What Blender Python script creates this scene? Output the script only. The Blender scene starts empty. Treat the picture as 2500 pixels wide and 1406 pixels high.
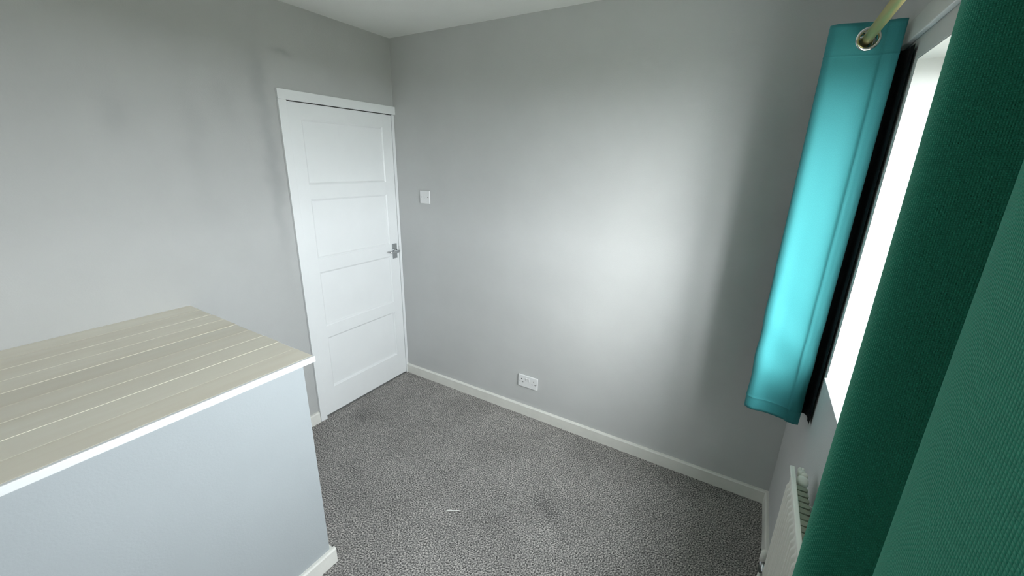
import bpy, bmesh, math, random
import numpy as np
from mathutils import Vector, Matrix

random.seed(7)
S = bpy.context.scene
C = S.collection

# ------------------------------------------------------------------ camera
cam_d = bpy.data.cameras.new('camera')
cam = bpy.data.objects.new('camera', cam_d)
C.objects.link(cam)
cam.location = (2.2249, -2.1303, 1.6535)
cam.rotation_euler = (1.2691, -0.0229, 0.5410)
cam_d.sensor_width = 36.0
cam_d.lens = 989.7 / 2500 * 36.0
cam_d.clip_start = 0.01
S.camera = cam

# ------------------------------------------------------------------ room measures (metres)
W = 2.522          # window wall plane x = W ; door wall x = 0 ; far wall y = 0
H = 2.3945
YF = -2.95         # wall behind the camera
WY0, WY1 = -0.526, -1.73     # window opening far / near edge
WZ0, WZ1 = 0.969, 1.945      # sill / head
DY0, DY1 = -0.756, -0.0256   # door leaf
DZ = 1.9365

# ------------------------------------------------------------------ light
w = bpy.data.worlds.new('overcast_sky')
S.world = w
w.use_nodes = True
bg = w.node_tree.nodes['Background']
bg.inputs['Color'].default_value = (0.915, 0.938, 1.0, 1)
bg.inputs['Strength'].default_value = 6.6

pd = bpy.data.lights.new('window_portal', 'AREA')
pd.shape = 'RECTANGLE'
pd.size = WZ1 - WZ0
pd.size_y = WY0 - WY1
po = bpy.data.objects.new('window_portal', pd)
C.objects.link(po)
po.location = (W + 0.22, (WY0 + WY1) / 2, (WZ0 + WZ1) / 2)
po.rotation_euler = (0, math.pi / 2, 0)
pd.cycles.is_portal = True

# hazy sun behind thin cloud, raking in through the window towards the socket wall
sd = bpy.data.lights.new('hazy_sun', 'SUN')
sd.energy = 2.1
sd.angle = math.radians(64)
sd.color = (1.0, 0.97, 0.91)
sun = bpy.data.objects.new('hazy_sun', sd)
C.objects.link(sun)
sun.location = (6, -6, 4)
sun.rotation_euler = Vector((-0.48, 1.0, -0.42)).to_track_quat('-Z', 'Y').to_euler()

S.view_settings.view_transform = 'Standard'
S.view_settings.look = 'None'
S.view_settings.gamma = 1.0
S.view_settings.use_curve_mapping = False
S.view_settings.exposure = 1.97
S.cycles.max_bounces = 16
S.cycles.diffuse_bounces = 12
S.cycles.transparent_max_bounces = 16


# ------------------------------------------------------------------ node helpers
def nmat(name, base, rough=0.6, metal=0.0, bump=None, var=None, spec=0.5, sheen=0.0):
    """procedural material: base colour, optional noise variation (scale, amount), optional noise bump (scale, strength, distance)"""
    m = bpy.data.materials.new(name)
    m.use_nodes = True
    nt = m.node_tree
    b = nt.nodes['Principled BSDF']
    b.inputs['Base Color'].default_value = (*base, 1)
    b.inputs['Roughness'].default_value = rough
    b.inputs['Metallic'].default_value = metal
    b.inputs['Specular IOR Level'].default_value = spec
    if sheen:
        b.inputs['Sheen Weight'].default_value = sheen
    tc = nt.nodes.new('ShaderNodeTexCoord')
    if var:
        n = nt.nodes.new('ShaderNodeTexNoise')
        n.inputs['Scale'].default_value = var[0]
        n.inputs['Detail'].default_value = 6
        n.inputs['Roughness'].default_value = 0.6
        nt.links.new(tc.outputs['Object'], n.inputs['Vector'])
        r = nt.nodes.new('ShaderNodeValToRGB')
        lo = tuple(max(0, c * (1 - var[1])) for c in base)
        hi = tuple(min(1, c * (1 + var[1])) for c in base)
        r.color_ramp.elements[0].position = 0.3
        r.color_ramp.elements[1].position = 0.7
        r.color_ramp.elements[0].color = (*lo, 1)
        r.color_ramp.elements[1].color = (*hi, 1)
        nt.links.new(n.outputs['Fac'], r.inputs['Fac'])
        nt.links.new(r.outputs['Color'], b.inputs['Base Color'])
    if bump:
        n2 = nt.nodes.new('ShaderNodeTexNoise')
        n2.inputs['Scale'].default_value = bump[0]
        n2.inputs['Detail'].default_value = 4
        nt.links.new(tc.outputs['Object'], n2.inputs['Vector'])
        bp = nt.nodes.new('ShaderNodeBump')
        bp.inputs['Strength'].default_value = bump[1]
        bp.inputs['Distance'].default_value = bump[2]
        nt.links.new(n2.outputs['Fac'], bp.inputs['Height'])
        nt.links.new(bp.outputs['Normal'], b.inputs['Normal'])
    return m


def math_node(nt, op, a, b=None, c=None):
    n = nt.nodes.new('ShaderNodeMath')
    n.operation = op
    for i, v in enumerate((a, b, c)):
        if v is None:
            continue
        if isinstance(v, (int, float)):
            n.inputs[i].default_value = v
        else:
            nt.links.new(v, n.inputs[i])
    return n.outputs[0]


WALL = (0.565, 0.568, 0.563)
M = {}
M['wall'] = nmat('grey_wall_paint', WALL, 0.75, bump=(180, 0.25, 0.002), var=(2.2, 0.035), spec=0.3)
M['ceiling'] = nmat('ceiling_paint', (0.88, 0.88, 0.86), 0.85, bump=(140, 0.3, 0.002), var=(3, 0.02), spec=0.2)
M['white'] = nmat('white_gloss_paint', (0.83, 0.84, 0.84), 0.38, bump=(60, 0.12, 0.002), var=(5, 0.015))
M['skirt'] = nmat('worn_white_skirting_paint', (0.80, 0.79, 0.74), 0.42, bump=(45, 0.35, 0.003), var=(9, 0.04))
M['reveal'] = nmat('off_white_reveal_paint', (0.52, 0.52, 0.51), 0.6, bump=(30, 0.25, 0.003), var=(12, 0.03))
M['lining_shadow'] = nmat('black_lining_and_shadow', (0.006, 0.007, 0.008), 0.8, spec=0.1)  # black doubles as the wall shadow beside the far curtain
M['plastic'] = nmat('white_plastic', (0.82, 0.82, 0.82), 0.3)
M['dark'] = nmat('dark_recess', (0.02, 0.02, 0.02), 0.8)
M['chrome'] = nmat('satin_chrome', (0.62, 0.64, 0.65), 0.22, 1.0)
M['steel'] = nmat('bright_eyelet_steel', (0.75, 0.74, 0.72), 0.12, 1.0)
M['brass'] = nmat('aged_brass', (0.56, 0.48, 0.22), 0.45, 1.0, bump=(90, 0.1, 0.001))
M['rad'] = nmat('cream_radiator_enamel', (0.80, 0.78, 0.72), 0.35)
M['fin'] = nmat('shaded_convector_metal', (0.27, 0.28, 0.21), 0.6, var=(30, 0.15))  # dark olive carries the lack of light behind the panel
M['boxwall'] = nmat('pale_grey_box_paint', (0.42, 0.45, 0.465), 0.7, bump=(150, 0.2, 0.002), var=(2.5, 0.03), spec=0.3)
M['groove'] = nmat('cream_groove_paint', (0.90, 0.88, 0.80), 0.5)
M['lawn'] = nmat('lawn_grass', (0.10, 0.105, 0.075), 0.9, var=(0.4, 0.25))
M['thread'] = nmat('white_thread', (0.85, 0.84, 0.80), 0.8)


def left_wall_mat():
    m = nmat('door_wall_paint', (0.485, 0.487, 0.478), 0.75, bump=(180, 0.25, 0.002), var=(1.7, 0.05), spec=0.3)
    nt = m.node_tree
    b = nt.nodes['Principled BSDF']
    src = b.inputs['Base Color'].links[0].from_socket
    tc = nt.nodes.new('ShaderNodeTexCoord')
    sx = nt.nodes.new('ShaderNodeSeparateXYZ')
    nt.links.new(tc.outputs['Object'], sx.inputs[0])
    nz = nt.nodes.new('ShaderNodeTexNoise')
    nz.inputs['Scale'].default_value = 7
    nz.inputs['Detail'].default_value = 3
    nt.links.new(tc.outputs['Object'], nz.inputs['Vector'])
    wob = math_node(nt, 'MULTIPLY', math_node(nt, 'SUBTRACT', nz.outputs['Fac'], 0.5), 0.09)
    tot = None
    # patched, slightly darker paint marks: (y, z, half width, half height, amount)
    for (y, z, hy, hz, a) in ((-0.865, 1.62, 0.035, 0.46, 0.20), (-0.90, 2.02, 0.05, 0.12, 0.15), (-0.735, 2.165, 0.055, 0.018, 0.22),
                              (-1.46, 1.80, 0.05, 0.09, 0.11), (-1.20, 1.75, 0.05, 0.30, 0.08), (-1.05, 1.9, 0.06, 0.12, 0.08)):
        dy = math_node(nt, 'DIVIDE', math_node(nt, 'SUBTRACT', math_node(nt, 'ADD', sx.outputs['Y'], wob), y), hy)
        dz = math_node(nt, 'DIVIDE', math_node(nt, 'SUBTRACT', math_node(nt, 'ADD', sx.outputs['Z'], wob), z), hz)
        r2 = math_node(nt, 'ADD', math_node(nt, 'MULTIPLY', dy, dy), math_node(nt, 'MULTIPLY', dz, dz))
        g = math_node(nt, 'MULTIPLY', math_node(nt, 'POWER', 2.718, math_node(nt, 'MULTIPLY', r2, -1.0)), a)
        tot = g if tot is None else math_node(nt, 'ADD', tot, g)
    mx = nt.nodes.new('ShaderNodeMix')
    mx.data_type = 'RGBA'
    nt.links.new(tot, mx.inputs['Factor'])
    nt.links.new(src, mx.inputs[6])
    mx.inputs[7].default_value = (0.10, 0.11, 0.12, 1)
    nt.links.new(mx.outputs[2], b.inputs['Base Color'])
    return m


M['wall_left'] = left_wall_mat()


def carpet_mat():
    m = nmat('grey_twist_pile_carpet', (0.2, 0.2, 0.2), 0.95, spec=0.1, sheen=0.1)
    nt = m.node_tree
    b = nt.nodes['Principled BSDF']
    at = nt.nodes.new('ShaderNodeAttribute')
    at.attribute_name = 'yarn'
    r = nt.nodes.new('ShaderNodeValToRGB')
    e = r.color_ramp.elements
    e[0].position = 0.12
    e[0].color = (0.070, 0.067, 0.065, 1)
    e[1].position = 0.85
    e[1].color = (0.58, 0.54, 0.505, 1)
    k = e.new(0.5)
    k.color = (0.26, 0.25, 0.24, 1)
    nt.links.new(at.outputs['Fac'], r.inputs['Fac'])
    tc = nt.nodes.new('ShaderNodeTexCoord')
    n = nt.nodes.new('ShaderNodeTexNoise')
    n.inputs['Scale'].default_value = 3.0
    n.inputs['Detail'].default_value = 4
    nt.links.new(tc.outputs['Object'], n.inputs['Vector'])
    mr = nt.nodes.new('ShaderNodeMapRange')
    mr.inputs[1].default_value = 0.3
    mr.inputs[2].default_value = 0.7
    mr.inputs[3].default_value = 0.85
    mr.inputs[4].default_value = 1.1
    nt.links.new(n.outputs['Fac'], mr.inputs[0])
    mx = nt.nodes.new('ShaderNodeMix')
    mx.data_type = 'RGBA'
    mx.blend_type = 'MULTIPLY'
    mx.inputs['Factor'].default_value = 1
    nt.links.new(r.outputs['Color'], mx.inputs[6])
    nt.links.new(mr.outputs[0], mx.inputs[7])
    nt.links.new(mx.outputs[2], b.inputs['Base Color'])
    return m


M['carpet'] = carpet_mat()


def plank_mat():
    m = nmat('limed_plank_wood', (0.56, 0.53, 0.45), 0.5, spec=0.4)
    nt = m.node_tree
    b = nt.nodes['Principled BSDF']
    tc = nt.nodes.new('ShaderNodeTexCoord')
    oi = nt.nodes.new('ShaderNodeObjectInfo')
    mp = nt.nodes.new('ShaderNodeMapping')
    mp.inputs['Scale'].default_value = (16, 1.1, 16)
    nt.links.new(tc.outputs['Object'], mp.inputs['Vector'])
    n = nt.nodes.new('ShaderNodeTexNoise')
    n.noise_dimensions = '4D'
    n.inputs['Scale'].default_value = 1.0
    n.inputs['Detail'].default_value = 6
    nt.links.new(mp.outputs[0], n.inputs['Vector'])
    nt.links.new(math_node(nt, 'MULTIPLY', oi.outputs['Random'], 37.0), n.inputs['W'])
    r = nt.nodes.new('ShaderNodeValToRGB')
    e = r.color_ramp.elements
    e[0].position = 0.28
    e[0].color = (0.80, 0.735, 0.615, 1)
    e[1].position = 0.72
    e[1].color = (0.88, 0.84, 0.735, 1)
    nt.links.new(n.outputs['Fac'], r.inputs['Fac'])
    hs = nt.nodes.new('ShaderNodeHueSaturation')
    nt.links.new(r.outputs['Color'], hs.inputs['Color'])
    nt.links.new(math_node(nt, 'ADD', math_node(nt, 'MULTIPLY', oi.outputs['Random'], 0.10), 0.95), hs.inputs['Value'])
    nt.links.new(hs.outputs['Color'], b.inputs['Base Color'])
    bp = nt.nodes.new('ShaderNodeBump')
    bp.inputs['Strength'].default_value = 0.15
    bp.inputs['Distance'].default_value = 0.002
    nt.links.new(n.outputs['Fac'], bp.inputs['Height'])
    nt.links.new(bp.outputs['Normal'], b.inputs['Normal'])
    return m


M['plank'] = plank_mat()


def fabric_mat(name, col, pitch, bump, transl, sheen):
    """woven cloth: threads over and under along the cloth's own UV (metres)"""
    m = nmat(name, col, 0.75, spec=0.25, sheen=sheen)
    nt = m.node_tree
    b = nt.nodes['Principled BSDF']
    uv = nt.nodes.new('ShaderNodeUVMap')
    uv.uv_map = 'UVMap'
    sx = nt.nodes.new('ShaderNodeSeparateXYZ')
    nt.links.new(uv.outputs[0], sx.inputs[0])
    nz = nt.nodes.new('ShaderNodeTexNoise')
    nz.inputs['Scale'].default_value = 160
    nz.inputs['Detail'].default_value = 2
    nt.links.new(uv.outputs[0], nz.inputs['Vector'])
    wob = math_node(nt, 'MULTIPLY', math_node(nt, 'SUBTRACT', nz.outputs['Fac'], 0.5), 0.5)
    k = math.pi / pitch
    su = math_node(nt, 'SINE', math_node(nt, 'ADD', math_node(nt, 'MULTIPLY', sx.outputs['X'], k), wob))
    sv = math_node(nt, 'SINE', math_node(nt, 'ADD', math_node(nt, 'MULTIPLY', sx.outputs['Y'], k), wob))
    pr = math_node(nt, 'MULTIPLY', su, sv)
    h = math_node(nt, 'ABSOLUTE', pr)
    h = math_node(nt, 'ADD', math_node(nt, 'MULTIPLY', h, 0.7), math_node(nt, 'MULTIPLY', pr, 0.25))
    n3 = nt.nodes.new('ShaderNodeTexNoise')
    n3.inputs['Scale'].default_value = 420
    n3.inputs['Detail'].default_value = 3
    nt.links.new(uv.outputs[0], n3.inputs['Vector'])
    r = nt.nodes.new('ShaderNodeValToRGB')
    r.color_ramp.elements[0].color = (*[c * 0.78 for c in col], 1)
    r.color_ramp.elements[1].color = (*[min(1, c * 1.25 + 0.006) for c in col], 1)
    r.color_ramp.elements[0].position = 0.1
    r.color_ramp.elements[1].position = 0.75
    nt.links.new(math_node(nt, 'ADD', math_node(nt, 'MULTIPLY', h, 0.5), math_node(nt, 'MULTIPLY', n3.outputs['Fac'], 0.4)), r.inputs['Fac'])
    nt.links.new(r.outputs['Color'], b.inputs['Base Color'])
    bp = nt.nodes.new('ShaderNodeBump')
    bp.inputs['Strength'].default_value = bump
    bp.inputs['Distance'].default_value = pitch * 0.5
    nt.links.new(h, bp.inputs['Height'])
    nt.links.new(bp.outputs['Normal'], b.inputs['Normal'])
    tr = nt.nodes.new('ShaderNodeBsdfTranslucent')
    tr.inputs['Color'].default_value = (*col, 1)
    mx = nt.nodes.new('ShaderNodeMixShader')
    mx.inputs[0].default_value = transl
    nt.links.new(b.outputs[0], mx.inputs[1])
    nt.links.new(tr.outputs[0], mx.inputs[2])
    nt.links.new(mx.outputs[0], nt.nodes['Material Output'].inputs['Surface'])
    return m


M['teal'] = fabric_mat('teal_woven_cloth', (0.030, 0.20, 0.215), 0.0008, 0.2, 0.03, 0.15)
M['green'] = fabric_mat('deep_green_woven_cloth', (0.026, 0.285, 0.185), 0.0011, 0.8, 0.0, 0.3)
for k_, t_ in (('teal', (0.6, 1, 1, 1)), ('green', (0.35, 1, 0.75, 1))):
    M[k_].node_tree.nodes['Principled BSDF'].inputs['Sheen Tint'].default_value = t_


def glass_mat():
    m = bpy.data.materials.new('window_glass')
    m.use_nodes = True
    nt = m.node_tree
    nt.nodes.remove(nt.nodes['Principled BSDF'])
    t = nt.nodes.new('ShaderNodeBsdfTransparent')
    t.inputs['Color'].default_value = (0.95, 0.97, 0.96, 1)
    g = nt.nodes.new('ShaderNodeBsdfGlossy')
    g.inputs['Roughness'].default_value = 0.0
    lw = nt.nodes.new('ShaderNodeLayerWeight')
    lw.inputs['Blend'].default_value = 0.5
    # Schlick reflectance of one glass surface: 0.03 + 0.5 * (1 - cos)^5
    fr = math_node(nt, 'ADD', math_node(nt, 'MULTIPLY', math_node(nt, 'POWER', lw.outputs['Facing'], 5.0), 0.5), 0.03)
    mx = nt.nodes.new('ShaderNodeMixShader')
    nt.links.new(fr, mx.inputs[0])
    nt.links.new(t.outputs[0], mx.inputs[1])
    nt.links.new(g.outputs[0], mx.inputs[2])
    nt.links.new(mx.outputs[0], nt.nodes['Material Output'].inputs['Surface'])
    return m


M['glass'] = glass_mat()


# ------------------------------------------------------------------ mesh helpers
def bx(bm, x0, x1, y0, y1, z0, z1):
    vs = [bm.verts.new((x, y, z)) for x in (min(x0, x1), max(x0, x1)) for y in (min(y0, y1), max(y0, y1)) for z in (min(z0, z1), max(z0, z1))]
    for f in ((0, 1, 3, 2), (4, 6, 7, 5), (0, 4, 5, 1), (2, 3, 7, 6), (0, 2, 6, 4), (1, 5, 7, 3)):
        bm.faces.new([vs[i] for i in f])


def obj(name, bm, mat, parent=None, smooth=False, bevel=0.0, seg=2):
    bmesh.ops.recalc_face_normals(bm, faces=bm.faces)
    if bevel:
        bmesh.ops.bevel(bm, geom=[e for e in bm.edges if e.is_manifold and e.calc_face_angle(0) > 0.5], offset=bevel, segments=seg, affect='EDGES', profile=0.5)
    me = bpy.data.meshes.new(name)
    bm.to_mesh(me)
    bm.free()
    if smooth:
        me.shade_smooth()
    me.materials.append(mat)
    o = bpy.data.objects.new(name, me)
    C.objects.link(o)
    if parent is not None:
        o.parent = parent
        o.matrix_parent_inverse = Matrix.Translation(-Vector(parent.location)) if parent.parent is None else Matrix()
    return o


def box(name, dims, mat, parent=None, bevel=0.0, seg=2):
    bm = bmesh.new()
    bx(bm, *dims)
    return obj(name, bm, mat, parent, bevel=bevel, seg=seg)


def empty(name, loc):
    o = bpy.data.objects.new(name, None)
    C.objects.link(o)
    o.location = loc
    o.empty_display_size = 0.05
    return o


def tag(o, label, cat, group=None):
    o['label'] = label
    o['category'] = cat
    if group:
        o['group'] = group
    return o


def struct(o, label=None, cat=None):
    o['kind'] = 'structure'
    if label:
        o['label'] = label
    if cat:
        o['category'] = cat
    return o


def tube(bm, pts, rad, n=12, cap=True):
    """swept tube through points; rad is a number or a list"""
    pts = [Vector(p) for p in pts]
    rings = []
    for i, p in enumerate(pts):
        t = (pts[min(i + 1, len(pts) - 1)] - pts[max(i - 1, 0)]).normalized()
        a = t.cross(Vector((0, 0, 1)))
        if a.length < 1e-3:
            a = t.cross(Vector((0, 1, 0)))
        a.normalize()
        b = t.cross(a)
        r = rad[i] if isinstance(rad, (list, tuple)) else rad
        rings.append([bm.verts.new(p + r * (a * math.cos(2 * math.pi * k / n) + b * math.sin(2 * math.pi * k / n))) for k in range(n)])
    for i in range(len(rings) - 1):
        for k in range(n):
            bm.faces.new((rings[i][k], rings[i][(k + 1) % n], rings[i + 1][(k + 1) % n], rings[i + 1][k]))
    if cap:
        bm.faces.new(rings[0])
        bm.faces.new(rings[-1])


def torus(bm, c, axis, R_, r_, n=40, m=10, squash=1.0):
    c = Vector(c)
    ax = Vector(axis).normalized()
    u = ax.cross(Vector((0, 0, 1))).normalized()
    v = ax.cross(u)
    g = []
    for i in range(n):
        a = 2 * math.pi * i / n
        d = u * math.cos(a) + v * math.sin(a)
        g.append([bm.verts.new(c + d * (R_ + r_ * math.cos(2 * math.pi * j / m)) + ax * (r_ * squash * math.sin(2 * math.pi * j / m))) for j in range(m)])
    for i in range(n):
        for j in range(m):
            bm.faces.new((g[i][j], g[(i + 1) % n][j], g[(i + 1) % n][(j + 1) % m], g[i][(j + 1) % m]))


# ------------------------------------------------------------------ the room shell
T = 0.12
# carpeted floor: a slab with modelled pile on top
def carpet():
    step = 0.0032
    x0, x1, y0, y1 = 0.0, W, -2.25, 0.0
    nx = int((x1 - x0) / step) + 1
    ny = int((y1 - y0) / step) + 1
    rng = np.random.default_rng(3)

    def band(l0, l1):
        f = np.fft.rfft2(rng.standard_normal((ny, nx)))
        fy = np.fft.fftfreq(ny, step)[:, None]
        fx = np.fft.rfftfreq(nx, step)[None, :]
        k = np.sqrt(fx ** 2 + fy ** 2)
        f *= np.exp(-((k - 0.5 * (1 / l0 + 1 / l1)) / (0.6 * (1 / l0 - 1 / l1))) ** 2)
        a = np.fft.irfft2(f, (ny, nx))
        return a / a.std()
    h = band(0.0068, 0.0115)
    yarn = 0.65 * band(0.0068, 0.0098) + 0.55 * h + 0.55 * band(0.0105, 0.018) + 0.10 * band(0.02, 0.05)
    xs = np.linspace(x0, x1, nx)
    ys = np.linspace(y0, y1, ny)
    X, Y = np.meshgrid(xs, ys)
    Z = h * 0.0012 - 0.001
    # flattened patches and footmarks
    for (cx, cy, s, d) in ((1.55, -0.62, 0.05, 0.002), (0.18, -0.62, 0.07, 0.002), (1.62, -0.66, 0.04, 0.002)):
        g = np.exp(-((X - cx) ** 2 + (Y - cy) ** 2) / s ** 2)
        Z -= g * d
        yarn -= g * 0.45
    Z = np.clip(Z, -0.008, 0.004)
    co = np.stack([X, Y, Z], -1).reshape(-1, 3).astype(np.float32)
    i = np.arange(nx * ny).reshape(ny, nx)
    q = np.stack([i[:-1, :-1], i[:-1, 1:], i[1:, 1:], i[1:, :-1]], -1).reshape(-1, 4)
    # plain remainder of the floor behind the camera, and the slab below
    extra = np.array([[x0, YF, -0.002], [x1, YF, -0.002], [x1, y0, -0.002], [x0, y0, -0.002],
                      [x0, YF, -T], [x1, YF, -T], [x1, y1, -T], [x0, y1, -T]], np.float32)
    b = nx * ny
    co = np.vstack([co, extra])
    q = np.vstack([q, [[b, b + 1, b + 2, b + 3], [b + 4, b + 7, b + 6, b + 5]]])
    me = bpy.data.meshes.new('floor')
    me.vertices.add(len(co))
    me.vertices.foreach_set('co', co.ravel())
    me.loops.add(q.size)
    me.loops.foreach_set('vertex_index', q.ravel().astype(np.int32))
    me.polygons.add(len(q))
    me.polygons.foreach_set('loop_start', np.arange(0, q.size, 4, dtype=np.int32))
    me.polygons.foreach_set('loop_total', np.full(len(q), 4, dtype=np.int32))
    me.update(calc_edges=True)
    at = me.attributes.new('yarn', 'FLOAT', 'POINT')
    v = np.concatenate([yarn.ravel() * 0.28 + 0.5, np.full(8, 0.5)]).astype(np.float32)
    at.data.foreach_set('value', v)
    me.materials.append(M['carpet'])
    me.shade_smooth()
    o = bpy.data.objects.new('floor', me)
    C.objects.link(o)
    return struct(o, 'grey speckled twist pile carpet over the whole floor', 'floor')


carpet()
struct(box('ceiling', (-T, W + 0.28, YF - T, T, H, H + T), M['ceiling']), 'plain white painted ceiling', 'ceiling')
struct(box('wall_back', (-T, W + 0.28, 0, T, -T, H), M['wall']), 'pale grey wall with the socket and light switch', 'wall')
struct(box('wall_front', (-T, W + 0.28, YF - T, YF, -T, H), M['wall']), 'grey wall behind the camera', 'wall')

# door wall with a blind recess for the door
bm = bmesh.new()
bx(bm, -T, 0, YF, DY0 - 0.012, -T, H)
bx(bm, -T, 0, DY0 - 0.012, 0, DZ + 0.012, H)
bx(bm, -T, -0.075, DY0 - 0.012, 0, -T, DZ + 0.012)
bx(bm, -T, 0, DY0 - 0.012, 0, -T, -0.012)
struct(obj('wall_left', bm, M['wall_left']), 'grey patchily painted wall with the white door', 'wall')

# window wall with the opening
D = 0.26
bm = bmesh.new()
bx(bm, W, W + D, YF, WY1, -T, H)
bx(bm, W, W + D, WY0, 0, -T, H)
bx(bm, W, W + D, WY1, WY0, -T, WZ0)
bx(bm, W, W + D, WY1, WY0, WZ1, H)
struct(obj('wall_right', bm, M['wall']), 'grey window wall behind the curtains and radiator', 'wall')

# skirting boards: chamfered top
def skirting(name, p0, p1, nrm, h=0.0735, t=0.016, mat='skirt', parent=None, z0=-0.006):
    p0, p1, n = Vector(p0), Vector(p1), Vector(nrm)
    bm = bmesh.new()
    prof = [(0, z0), (t, z0), (t, h - 0.007), (t - 0.004, h - 0.001), (t - 0.008, h), (0, h)]
    N = max(2, int((p1 - p0).length / 0.03))
    rings = []
    for i in range(N + 1):
        p = p0.lerp(p1, i / N)
        j = random.uniform(-0.0007, 0.0007) if 0 < i < N else 0
        rings.append([bm.verts.new((p.x + n.x * (d + (j if d > 0 else 0)), p.y + n.y * (d + (j if d > 0 else 0)), z + (j if z > 0.05 else 0))) for d, z in prof])
    for a, b in zip(rings, rings[1:]):
        for k in range(len(prof)):
            bm.faces.new((a[k], a[(k + 1) % 6], b[(k + 1) % 6], b[k]))
    bm.faces.new(rings[0])
    bm.faces.new(rings[-1])
    return obj(name, bm, M[mat], parent)


struct(skirting('baseboard_back', (0.0, 0, 0), (W, 0, 0), (0, -1, 0)), 'chipped white skirting board under the socket wall', 'skirting board')
struct(skirting('baseboard_right', (W, 0 - 0.0165, 0), (W, YF, 0), (-1, 0, 0)), 'white skirting board below the radiator', 'skirting board')
struct(skirting('baseboard_left', (0, -1.386, 0), (0, -0.806, 0), (1, 0, 0)), 'short white skirting board between ledge and door', 'skirting board')

# ------------------------------------------------------------------ the door
tr = struct(empty('trim_1', (0, -0.40, 0)), 'white painted door surround reaching the room corner', 'door frame')
box('architrave_side', (0, 0.017, -0.803, -0.7575, -0.005, 1.9372), M['white'], tr, 0.0015)
box('architrave_head', (0, 0.0175, -0.803, -0.0005, 1.9375, 1.987), M['white'], tr, 0.0015)
box('jamb_strip', (-0.07, 0.004, -0.0225, -0.0005, -0.005, 1.9370), M['white'], tr, 0.002)
box('door_stop', (-0.07, -0.048, -0.7675, -0.7575, -0.005, 1.9370), M['white'], tr, 0.001)

dr = struct(empty('door_1', (0, (DY0 + DY1) / 2, 0.01)), 'white four panel door with a chrome lever handle', 'door')
zb, zt = 0.010, DZ - 0.0035
PY0, PY1 = -0.676, -0.104
panels = [(1.500, 1.853), (1.064, 1.419), (0.626, 0.981), (0.192, 0.548)]
X0, X1 = -0.045, -0.001
box('stile', (X0, X1, DY0 + 0.001, PY0, zb, zt), M['white'], dr, 0.0003)
box('stile', (X0, X1, PY1, DY1, zb, zt), M['white'], dr, 0.0003)
rails = [(panels[0][1], zt), (panels[1][1], panels[0][0]), (panels[2][1], panels[1][0]), (panels[3][1], panels[2][0]), (zb, panels[3][0])]
for z0, z1 in rails:
    box('rail', (X0, X1, PY0, PY1, z0, z1), M['white'], dr, 0.0003)
for z0, z1 in panels:
    bm = bmesh.new()
    # flat field framed by a sloping bead
    lv = [(0, X1 - 0.002), (0.007, X1 - 0.006), (0.011, X1 - 0.0105), (0.016, X1 - 0.0115)]
    rg = [[bm.verts.new((x, y, z)) for y, z in ((PY0 + d, z0 + d), (PY1 - d, z0 + d), (PY1 - d, z1 - d), (PY0 + d, z1 - d))] for d, x in lv]
    bk = [bm.verts.new((X0 + 0.005, y, z)) for y, z in ((PY0, z0), (PY1, z0), (PY1, z1), (PY0, z1))]
    for a, b in zip([bk] + rg, rg):
        for k in range(4):
            bm.faces.new((a[k], a[(k + 1) % 4], b[(k + 1) % 4], b[k]))
    bm.faces.new(rg[-1])
    bm.faces.new(bk)
    obj('panel', bm, M['white'], dr)
for zc in (1.70, 0.20):
    bm = bmesh.new()
    for k in range(3):
        tube(bm, [(0.001, DY0 - 0.0005, zc - 0.038 + k * 0.026), (0.001, DY0 - 0.0005, zc - 0.014 + k * 0.026)], 0.0035, 10)
    hg = obj('hinge', bm, M['white'], dr, True)
    hg['label'] = 'painted-over door hinge'
plate = box('handle_plate', (X1, 0.006, -0.0905, -0.0475, 0.958, 1.067), M['chrome'], dr, 0.002)
plate['label'] = 'chrome handle plate'
bm = bmesh.new()
tube(bm, [(0.004, -0.069, 1.017), (0.020, -0.069, 1.017)], [0.0125, 0.011], 20)
tube(bm, [(0.018, -0.069, 1.017), (0.044, -0.069, 1.017)], 0.008, 16)
obj('spindle_collar', bm, M['chrome'], plate, True)
bm = bmesh.new()
tube(bm, [(0.044, -0.060, 1.018), (0.047, -0.069, 1.018), (0.049, -0.085, 1.014), (0.047, -0.105, 1.012), (0.043, -0.128, 1.015), (0.041, -0.150, 1.020)],
     [0.005, 0.0085, 0.008, 0.0075, 0.0068, 0.005], 14)
lv = obj('lever', bm, M['chrome'], plate, True)
box('latch_face', (X1 - 0.0005, 0.0006, -0.0262, -0.0245, 0.985, 1.045), M['chrome'], dr)

# ------------------------------------------------------------------ light switch and socket
sw = tag(empty('light_switch', (0.2596, 0, 1.409)), 'small square white light switch beside the door', 'light switch')
box('face_plate', (0.2166, 0.3026, -0.009, 0, 1.3662, 1.4522), M['plastic'], sw, 0.003)
bm = bmesh.new()
bx(bm, 0.2536, 0.2656, -0.0105, -0.008, 1.397, 1.421)
bmesh.ops.rotate(bm, verts=bm.verts, cent=(0.2596, -0.009, 1.409), matrix=Matrix.Rotation(math.radians(5), 3, 'X'))
obj('rocker', bm, M['plastic'], sw, bevel=0.001)
for sx_ in (-0.030, 0.030):
    bm = bmesh.new()
    tube(bm, [(0.2596 + sx_, -0.0085, 1.409), (0.2596 + sx_, -0.0097, 1.409)], [0.0038, 0.0032], 12)
    scr = obj('screw', bm, M['chrome'] if sx_ < 0 else M['dark'], sw, True)

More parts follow.
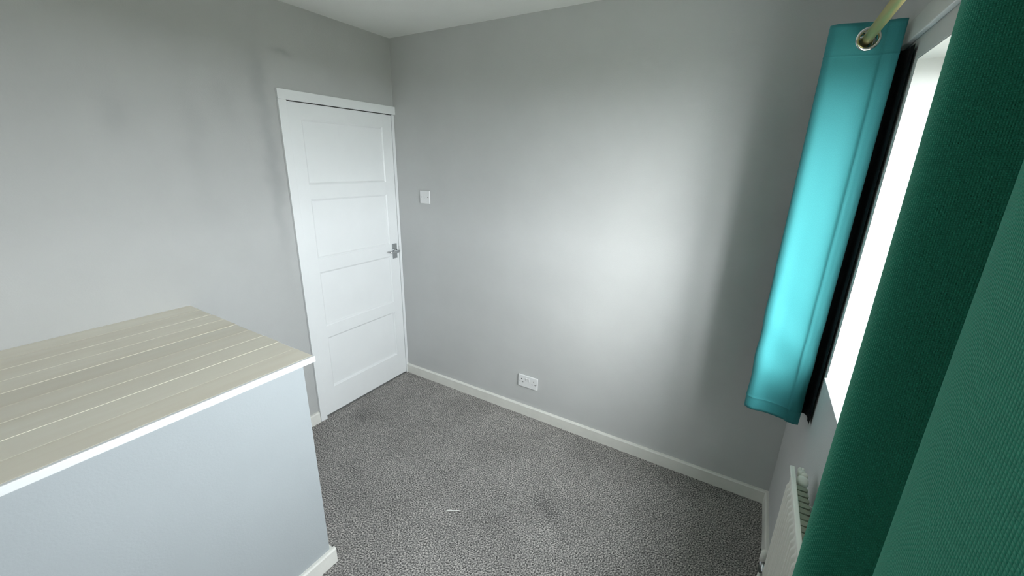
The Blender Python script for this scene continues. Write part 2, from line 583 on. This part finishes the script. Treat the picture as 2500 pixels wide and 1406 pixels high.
so = tag(empty('double_socket', (1.1095, 0, 0.254)), 'white double plug socket low above the skirting', 'socket')
OX, OZ = 1.1095, 0.2539
box('face_plate', (OX - 0.073, OX + 0.073, -0.011, 0, OZ - 0.043, OZ + 0.043), M['plastic'], so, 0.004, 3)
for s in (-1, 1):
    bm = bmesh.new()
    bx(bm, OX + s * 0.0085 - 0.0065, OX + s * 0.0085 + 0.0065, -0.014, -0.010, OZ + 0.004, OZ + 0.026)
    bmesh.ops.rotate(bm, verts=bm.verts, cent=(OX, -0.0115, OZ + 0.015), matrix=Matrix.Rotation(math.radians(6), 3, 'X'))
    obj('rocker', bm, M['plastic'], so, bevel=0.001)
    cx = OX + s * 0.046
    for dx, dz, hw, hh in ((0.0, 0.014, 0.0022, 0.0042), (0.011, -0.007, 0.0036, 0.0020), (-0.011, -0.007, 0.0036, 0.0020)):
        box('pin_slot', (cx + dx - hw, cx + dx + hw, -0.0113, -0.0100, OZ + dz - hh, OZ + dz + hh), M['dark'], so)
    bm = bmesh.new()
    tube(bm, [(OX + s * 0.0665, -0.0105, OZ + 0.002), (OX + s * 0.0665, -0.0117, OZ + 0.002)], [0.0032, 0.0028], 12)
    obj('screw', bm, M['chrome'], so, True)

# ------------------------------------------------------------------ boxed-in ledge with planked top
BX, BZ, BY = 0.950, 0.9702, -1.3568
lg = tag(empty('boxed_ledge', (0.46, -2.1, 0)), 'pale grey boxed-in ledge with a limed plank top', 'ledge')
box('body', (0.0005, 0.922, YF + 0.0005, -1.387, -0.006, BZ - 0.0215), M['boxwall'], lg, 0.002)
box('top_board', (0.0005, BX - 0.013, YF + 0.0005, BY - 0.004, BZ - 0.0212, BZ - 0.0014), M['groove'], lg)['label'] = 'cream painted board showing in the plank joints'
n = 9
pw = (BX - 0.012) / n
for k in range(n):
    xa = 0.0008 + k * pw
    j = random.uniform(-0.0006, 0.0004)
    gap = 0.0026 if k else 0.0
    o = box('plank', (xa + gap, xa + pw - 0.0014, YF + 0.001, BY - 0.001 + random.uniform(-0.003, 0.001), BZ - 0.0013, BZ + j), M['plank'], lg, 0.0004, 1)
box('front_lip', (BX - 0.012, BX, YF + 0.001, BY + 0.002, BZ - 0.0225, BZ + 0.0005), M['white'], lg, 0.002)['label'] = 'white lip along the front of the plank top'
box('end_lip', (0.03, BX - 0.0125, BY - 0.0038, BY + 0.004, BZ - 0.0215, BZ - 0.004), M['white'], lg, 0.001)
skirting('skirting_board', (0.922, YF + 0.01, 0), (0.922, -1.3685, 0), (1, 0, 0), parent=lg)
skirting('skirting_board', (0.0175, -1.387, 0), (0.9215, -1.387, 0), (0, 1, 0), parent=lg)

# ------------------------------------------------------------------ window
wn = struct(empty('window_1', (W + 0.13, (WY0 + WY1) / 2, WZ0)), 'white framed window in a bright white reveal', 'window')
LT = 0.004
box('reveal_side', (W + 0.001, W + D, WY0 - LT, WY0, WZ0, WZ1), M['reveal'], wn)
box('reveal_side', (W + 0.001, W + D, WY1, WY1 + LT, WZ0, WZ1), M['reveal'], wn)
box('reveal_head', (W + 0.001, W + D, WY1 + LT, WY0 - LT, WZ1 - LT, WZ1), M['reveal'], wn)
box('window_sill', (W - 0.006, W + 0.15, WY1 + LT, WY0 - LT - 0.0005, WZ0 - 0.006 + 0.007, WZ0 + 0.012), M['reveal'], wn, 0.003)
FX0, FX1 = W + 0.15, W + 0.215
ya, yb, za, zb2 = WY1 + LT, WY0 - LT, WZ0, WZ1 - LT
fw = 0.05
bm = bmesh.new()
bx(bm, FX0, FX1, ya, ya + fw, za, zb2)
bx(bm, FX0, FX1, yb - fw, yb, za, zb2)
bx(bm, FX0, FX1, ya + fw, yb - fw, za, za + fw)
bx(bm, FX0, FX1, ya + fw, yb - fw, zb2 - fw, zb2)
obj('window_frame', bm, M['white'], wn)
ym = (ya + yb) / 2
box('mullion', (FX0, FX1, ym - 0.025, ym + 0.025, za + fw, zb2 - fw), M['white'], wn, 0.003)
for y0, y1 in ((ya + fw, ym - 0.025), (ym + 0.025, yb - fw)):
    box('pane', (FX0 + 0.030, FX0 + 0.034, y0, y1, za + fw, zb2 - fw), M['glass'], wn)
box('lawn', (W + 0.6, W + 45, -28, 26, -3.0, -2.9), M['lawn'])
struct(bpy.data.objects['lawn'], 'garden lawn outside below the window', 'lawn')

# ------------------------------------------------------------------ curtain batten and pole
PX, PZ = 2.414, 2.019
bt = tag(box('curtain_batten', (W - 0.016, W, -2.32, -0.06, 2.000, 2.060), M['wall'], None, 0.003), 'grey painted batten above the window carrying the curtain pole', 'batten')
pl = tag(empty('curtain_pole', (PX, -1.15, PZ)), 'aged brass curtain pole through the curtain eyelets', 'curtain pole')
bm = bmesh.new()
tube(bm, [(PX, y, PZ) for y in np.linspace(-2.34, -0.075, 12)], 0.0135, 24)
obj('rod', bm, M['brass'], pl, True)
for ye, s in ((-0.075, 1), (-2.34, -1)):
    bm = bmesh.new()
    tube(bm, [(PX, ye, PZ), (PX, ye + s * 0.006, PZ), (PX, ye + s * 0.018, PZ), (PX, ye + s * 0.032, PZ), (PX, ye + s * 0.042, PZ)], [0.017, 0.0175, 0.022, 0.018, 0.006], 20)
    obj('finial', bm, M['brass'], pl, True)
for ybk in (-0.100, -1.35, -2.27):
    bm = bmesh.new()
    tube(bm, [(W - 0.0165, ybk, PZ - 0.012), (W - 0.021, ybk, PZ - 0.012)], 0.019, 20)
    tube(bm, [(W - 0.02, ybk, PZ - 0.013), (PX + 0.03, ybk, PZ - 0.016), (PX + 0.005, ybk, PZ - 0.0185)], 0.005, 10)
    obj('bracket', bm, M['brass'], pl, True)


# ------------------------------------------------------------------ curtains
def catmull(pts, sub):
    P = [Vector((*p, 0)) for p in pts]
    out = []
    for i in range(len(P) - 1):
        p0 = P[i - 1] if i else P[0] * 2 - P[1]
        p1, p2 = P[i], P[i + 1]
        p3 = P[i + 2] if i + 2 < len(P) else P[-1] * 2 - P[-2]
        for k in range(sub):
            t = k / sub
            out.append(0.5 * ((2 * p1) + (p2 - p0) * t + (2 * p0 - 5 * p1 + 4 * p2 - p3) * t * t + (3 * p1 - p0 - 3 * p2 + p3) * t ** 3))
    out.append(P[-1])
    return out


def resample(line, step):
    s = [0]
    for a, b in zip(line, line[1:]):
        s.append(s[-1] + (b - a).length)
    n = int(s[-1] / step)
    out, j = [], 0
    for i in range(n + 1):
        t = s[-1] * i / n
        while j < len(s) - 2 and s[j + 1] < t:
            j += 1
        f = (t - s[j]) / max(1e-9, s[j + 1] - s[j])
        out.append(line[j].lerp(line[j + 1], f))
    return out, s[-1]


def curtain(root, prof, ztop, zbot, mat, hem_w, disp, eyelet_z, thick=0.0016, step=0.004, zstep=0.010, drop=None):
    """cloth swept down from a folded plan profile; eyelet holes where the folds cross the pole; stitched hems"""
    line, L = resample(catmull(prof, 24), step)
    nz = int((ztop - zbot) / zstep)
    bm = bmesh.new()
    uvl = bm.loops.layers.uv.new('UVMap')
    grid = []
    nl = len(line)
    # normals of the plan profile
    nr = []
    for i in range(nl):
        t = (line[min(i + 1, nl - 1)] - line[max(i - 1, 0)]).normalized()
        nr.append(Vector((t.y, -t.x, 0)))
    # pole crossings
    cross = []
    for i in range(nl - 1):
        if (line[i].x - PX) * (line[i + 1].x - PX) <= 0:
            cross.append(i)
    zs = []
    for j in range(nz + 1):
        zs.append(ztop + (zbot - ztop) * j / nz)
    # finer rows near the eyelets and the hem stitching
    extra = [eyelet_z + d for d in np.arange(-0.032, 0.033, 0.004)] + [ztop - 0.085, ztop - 0.0865, ztop - 0.088, zbot + 0.052, zbot + 0.0505, zbot + 0.049]
    zs = sorted([z for z in zs if all(abs(z - e) > 0.002 for e in extra)] + extra, reverse=True)
    nz = len(zs) - 1
    for i in range(nl):
        s = L * i / (nl - 1)
        col = []
        for j, z in enumerate(zs):
            f = (ztop - z) / (ztop - zbot)
            d = disp(s, f, L)
            # stitched seams: shallow dips at the top band, bottom hem, side hem
            for zc in (ztop - 0.0865, zbot + 0.0505):
                d -= 0.0012 * math.exp(-((z - zc) / 0.0016) ** 2)
            d -= 0.0030 * math.exp(-((s - hem_w) / 0.0045) ** 2)
            d += 0.0016 / (1 + math.exp(min(60, (s - hem_w) / 0.0012)))
            p = line[i] + nr[i] * d
            zz = z + (drop(s, L) * f if drop else 0)
            lx, ly = disp_lean(root, s, f)
            col.append(bm.verts.new((p.x + lx, p.y + ly, zz)))
        grid.append(col)
    for i in range(nl - 1):
        for j in range(nz):
            # eyelet openings
            hole = False
            zc = 0.5 * (zs[j] + zs[j + 1])
            for c in cross:
                ds = (i - c) * L / (nl - 1)
                if ds * ds + (zc - eyelet_z) ** 2 < 0.0240 ** 2:
                    hole = True
            if hole:
                continue
            f = bm.faces.new((grid[i][j], grid[i + 1][j], grid[i + 1][j + 1], grid[i][j + 1]))
            for lp, (a, b) in zip(f.loops, ((i, j), (i + 1, j), (i + 1, j + 1), (i, j + 1))):
                lp[uvl].uv = (L * a / (nl - 1), zs[b])
    bmesh.ops.recalc_face_normals(bm, faces=bm.faces)
    bm.normal_update()
    bmesh.ops.solidify(bm, geom=bm.faces[:], thickness=thick)
    bmesh.ops.recalc_face_normals(bm, faces=bm.faces)
    me = bpy.data.meshes.new('cloth')
    bm.to_mesh(me)
    bm.free()
    me.shade_smooth()
    me.materials.append(mat)
    o = bpy.data.objects.new('cloth', me)
    C.objects.link(o)
    o.parent = root
    o.matrix_parent_inverse = Matrix.Translation(-Vector(root.location))
    for c in cross:
        bm = bmesh.new()
        n3 = nr[c]
        lx, ly = disp_lean(root, L * c / (nl - 1), 0.02)
        cc = Vector((line[c].x + lx, line[c].y + ly, eyelet_z)) + n3 * disp(L * c / (nl - 1), 0.02, L)
        torus(bm, cc, (n3.x, n3.y, 0), 0.0272, 0.0052, 44, 12, 0.8)
        obj('eyelet', bm, M['steel'], root, True)
    return o


def disp_lean(root, s, f):
    a = root.get('lean', 0.0)
    return (a * f, 0.0)


# far curtain, gathered between the window and the far wall
fc = tag(empty('curtain', (2.42, -0.30, PZ)), 'short bright teal eyelet curtain gathered at the far end of the pole', 'curtain', 'pair of window curtains')
prof_far = [(2.496, -0.452), (2.477, -0.458), (2.459, -0.453), (2.446, -0.446), (2.422, -0.448), (2.382, -0.458), (2.342, -0.468), (2.323, -0.463), (2.317, -0.451), (2.338, -0.430),
            (2.392, -0.405), (2.445, -0.388), (2.470, -0.374), (2.460, -0.360), (2.412, -0.346), (2.360, -0.330), (2.347, -0.316), (2.367, -0.300),
            (2.418, -0.262), (2.470, -0.246), (2.480, -0.232), (2.462, -0.218), (2.412, -0.206), (2.362, -0.190), (2.354, -0.176), (2.376, -0.160), (2.426, -0.146), (2.480, -0.136)]


def disp_far(s, f, L):
    ripple = 0.0035 * math.sin(s * 46 + 2.2 * f) * (0.3 + f)
    crease = 0.0022 * math.sin(7.0 * f * 6.28 + s * 30) * math.exp(-((f - 0.82) / 0.16) ** 2)
    return ripple + crease


cf = curtain(fc, prof_far, 2.062, 0.752, M['teal'], 0.040, disp_far, PZ, drop=lambda s, L: 0.030 * min(1.0, s / 0.2) - 0.02)

# added black strip: part curtain backing, part wall shade put into its colour
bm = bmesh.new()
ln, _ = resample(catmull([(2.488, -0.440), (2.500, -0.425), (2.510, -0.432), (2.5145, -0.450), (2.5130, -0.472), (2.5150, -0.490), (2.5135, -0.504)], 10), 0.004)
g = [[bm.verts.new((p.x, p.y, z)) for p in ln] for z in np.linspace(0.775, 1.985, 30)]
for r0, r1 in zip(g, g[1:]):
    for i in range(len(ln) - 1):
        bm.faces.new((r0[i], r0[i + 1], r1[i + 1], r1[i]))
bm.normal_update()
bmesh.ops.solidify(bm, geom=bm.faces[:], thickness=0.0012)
obj('lining_shadow', bm, M['lining_shadow'], fc, True)['label'] = 'black strip behind the teal cloth, curtain backing and painted wall shadow'

# near curtain, hanging right beside the camera
nc = tag(empty('curtain', (2.42, -1.88, PZ)), 'deep green coarse-woven curtain filling the right edge, nearest the camera', 'curtain', 'pair of window curtains')
nc['lean'] = 0.012
prof_near = [(2.49, -1.752), (2.45, -1.756), (2.395, -1.764), (2.335, -1.774), (2.301, -1.786), (2.293, -1.801), (2.305, -1.815), (2.365, -1.823), (2.43, -1.829), (2.476, -1.838), (2.486, -1.852), (2.47, -1.868), (2.42, -1.886), (2.36, -1.908), (2.3045, -1.932), (2.2825, -1.96), (2.2755, -1.998), (2.2785, -2.04), (2.2945, -2.08), (2.345, -2.108), (2.405, -2.124), (2.465, -2.136), (2.48, -2.15), (2.46, -2.164), (2.41, -2.176), (2.374, -2.196), (2.388, -2.216), (2.432, -2.23), (2.488, -2.24)]


def disp_near(s, f, L):
    return 0.004 * math.sin(s * 21 + 3.0 * f) * (0.2 + f)


cn = curtain(nc, prof_near, 2.062, 0.752, M['green'], 0.040, disp_near, PZ)

# ------------------------------------------------------------------ radiator under the window
rd = tag(empty('radiator', (W - 0.05, -1.13, 0.28)), 'white ribbed panel radiator under the window behind the green curtain', 'radiator')
RX = W - 0.070           # front face
RY0, RY1 = -0.755, -1.505
RZ0, RZ1 = 0.285, 0.748
# pressed front panel with vertical ridges
bm = bmesh.new()
ny, nzz = 420, 60
fr = []
for i in range(ny + 1):
    y = RY0 + (RY1 - RY0) * i / ny
    d = abs(y - RY0)
    e = min(d, (RY0 - RY1) - d)
    ridge = 0.5 - 0.5 * math.cos(2 * math.pi * (d - 0.02) / 0.026)
    ridge = min(1, max(0, (ridge - 0.2) * 1.7)) if e > 0.02 else 0
    col = []
    for j in range(nzz + 1):
        z = RZ0 + (RZ1 - RZ0) * j / nzz
        mz = min(1, max(0, (min(z - RZ0, RZ1 - z) - 0.030) / 0.014))
        x = RX + 0.008 - 0.008 * ridge * mz
        if min(z - RZ0, RZ1 - z, e) < 0.006:
            x += 0.004
        col.append(bm.verts.new((x, y, z)))
    fr.append(col)
for i in range(ny):
    for j in range(nzz):
        bm.faces.new((fr[i][j], fr[i + 1][j], fr[i + 1][j + 1], fr[i][j + 1]))
bk = [[bm.verts.new((RX + 0.015, y, z)) for z in (RZ0, RZ1)] for y in (RY0, RY1)]
bm.faces.new([bk[0][0], bk[1][0], bk[1][1], bk[0][1]])
bm.faces.new([c[-1] for c in fr] + [bk[1][1], bk[0][1]])
bm.faces.new([c[0] for c in fr] + [bk[1][0], bk[0][0]])
bm.faces.new(fr[0] + [bk[0][1], bk[0][0]])
bm.faces.new(fr[-1] + [bk[1][1], bk[1][0]])
obj('front_panel', bm, M['rad'], rd, True)
rd.children[0].data.set_sharp_from_angle(angle=math.radians(35))
box('top_rim', (RX + 0.0005, RX + 0.0140, RY1, RY0 + 0.002, RZ1 - 0.001, RZ1 + 0.008), M['rad'], rd, 0.003)
# folded convector fins behind the panel
first = None
k = 0
y = RY0 - 0.080
while y > RY1 + 0.03:
    if first is None:
        bm = bmesh.new()
        prof = [(-0.0105, 0.0), (-0.0085, 0.024), (-0.004, 0.029), (0.004, 0.029), (0.0085, 0.024), (0.0105, 0.0)]
        zlo, zhi = RZ0 + 0.03, RZ1 - 0.006
        loop = prof
        a = [bm.verts.new((RX + 0.0155 + d, v, zlo)) for v, d in loop]
        b = [bm.verts.new((RX + 0.0155 + d, v, zhi)) for v, d in loop]
        m_ = len(loop)
        for q in range(m_):
            bm.faces.new((a[q], a[(q + 1) % m_], b[(q + 1) % m_], b[q]))
        bm.faces.new(a)
        bm.faces.new(b)
        first = obj('convector_fin', bm, M['fin'], rd)
        first.matrix_parent_inverse = Matrix.Translation(-Vector(rd.location))
        first.location = (0, y, 0)
        first['label'] = 'folded fin behind the radiator panel, shade painted into its colour'
    else:
        c = first.copy()
        C.objects.link(c)
        c.parent = rd
        c.matrix_parent_inverse = first.matrix_parent_inverse.copy()
        c.location = (0, y, 0)
    y -= 0.0245
# lobed white vent cap at the far top corner, between panel and wall
bm = bmesh.new()
tube(bm, [(2.4675, -0.782, 0.728), (2.4785, -0.782, 0.728)], 0.006, 12)
for (c0, r0, sc) in (((2.486, -0.793, 0.736), 0.0195, (0.85, 1.1, 0.85)), ((2.484, -0.768, 0.744), 0.0135, (0.9, 1.0, 1.0)), ((2.486, -0.757, 0.748), 0.0095, (0.8, 1, 1.2)), ((2.479, -0.760, 0.752), 0.008, (0.8, 1, 1.2)), ((2.490, -0.776, 0.747), 0.010, (1, 1, 1))):
    bmesh.ops.create_uvsphere(bm, u_segments=18, v_segments=12, radius=r0, matrix=Matrix.Translation(c0) @ Matrix.Diagonal((*sc, 1)))
obj('vent_cap', bm, M['rad'], rd, True)['label'] = 'knobbly cream cap behind the panel corner'
# lockshield valve and pipe at the far lower corner
bm = bmesh.new()
tube(bm, [(RX + 0.008, RY0 - 0.002, 0.305), (RX + 0.008, RY0 + 0.045, 0.305)], 0.008, 14)
tube(bm, [(RX + 0.008, RY0 + 0.050, 0.255), (RX + 0.008, RY0 + 0.050, 0.312)], 0.011, 16)
vb = obj('valve', bm, M['chrome'], rd, True)
bm = bmesh.new()
tube(bm, [(RX + 0.008, RY0 + 0.050, 0.306), (RX + 0.008, RY0 + 0.050, 0.338), (RX + 0.008, RY0 + 0.050, 0.345), (RX + 0.008, RY0 + 0.050, 0.348)], [0.0145, 0.0135, 0.011, 0.006], 18)
obj('valve_cap', bm, M['rad'], vb, True)
bm = bmesh.new()
tube(bm, [(RX + 0.008, RY0 + 0.050, -0.004), (RX + 0.008, RY0 + 0.050, 0.258)], 0.0075, 14)
obj('pipe', bm, M['rad'], rd, True)
for yb_ in (RY0 - 0.14, RY1 + 0.14):
    box('wall_bracket', (RX + 0.0155, W - 0.0005, yb_ - 0.0016, yb_ + 0.0016, 0.40, 0.735), M['rad'], rd)

# ------------------------------------------------------------------ loose thread on the carpet
bm = bmesh.new()
tube(bm, [(1.163, -0.930, 0.006), (1.170, -0.922, 0.0075), (1.180, -0.911, 0.007), (1.191, -0.909, 0.008), (1.207, -0.898, 0.007), (1.220, -0.884, 0.0055)],
     [0.0012, 0.0022, 0.0026, 0.0024, 0.0024, 0.0012], 8)
tag(obj('thread', bm, M['thread'], None, True), 'small white loose thread lying on the carpet', 'thread')
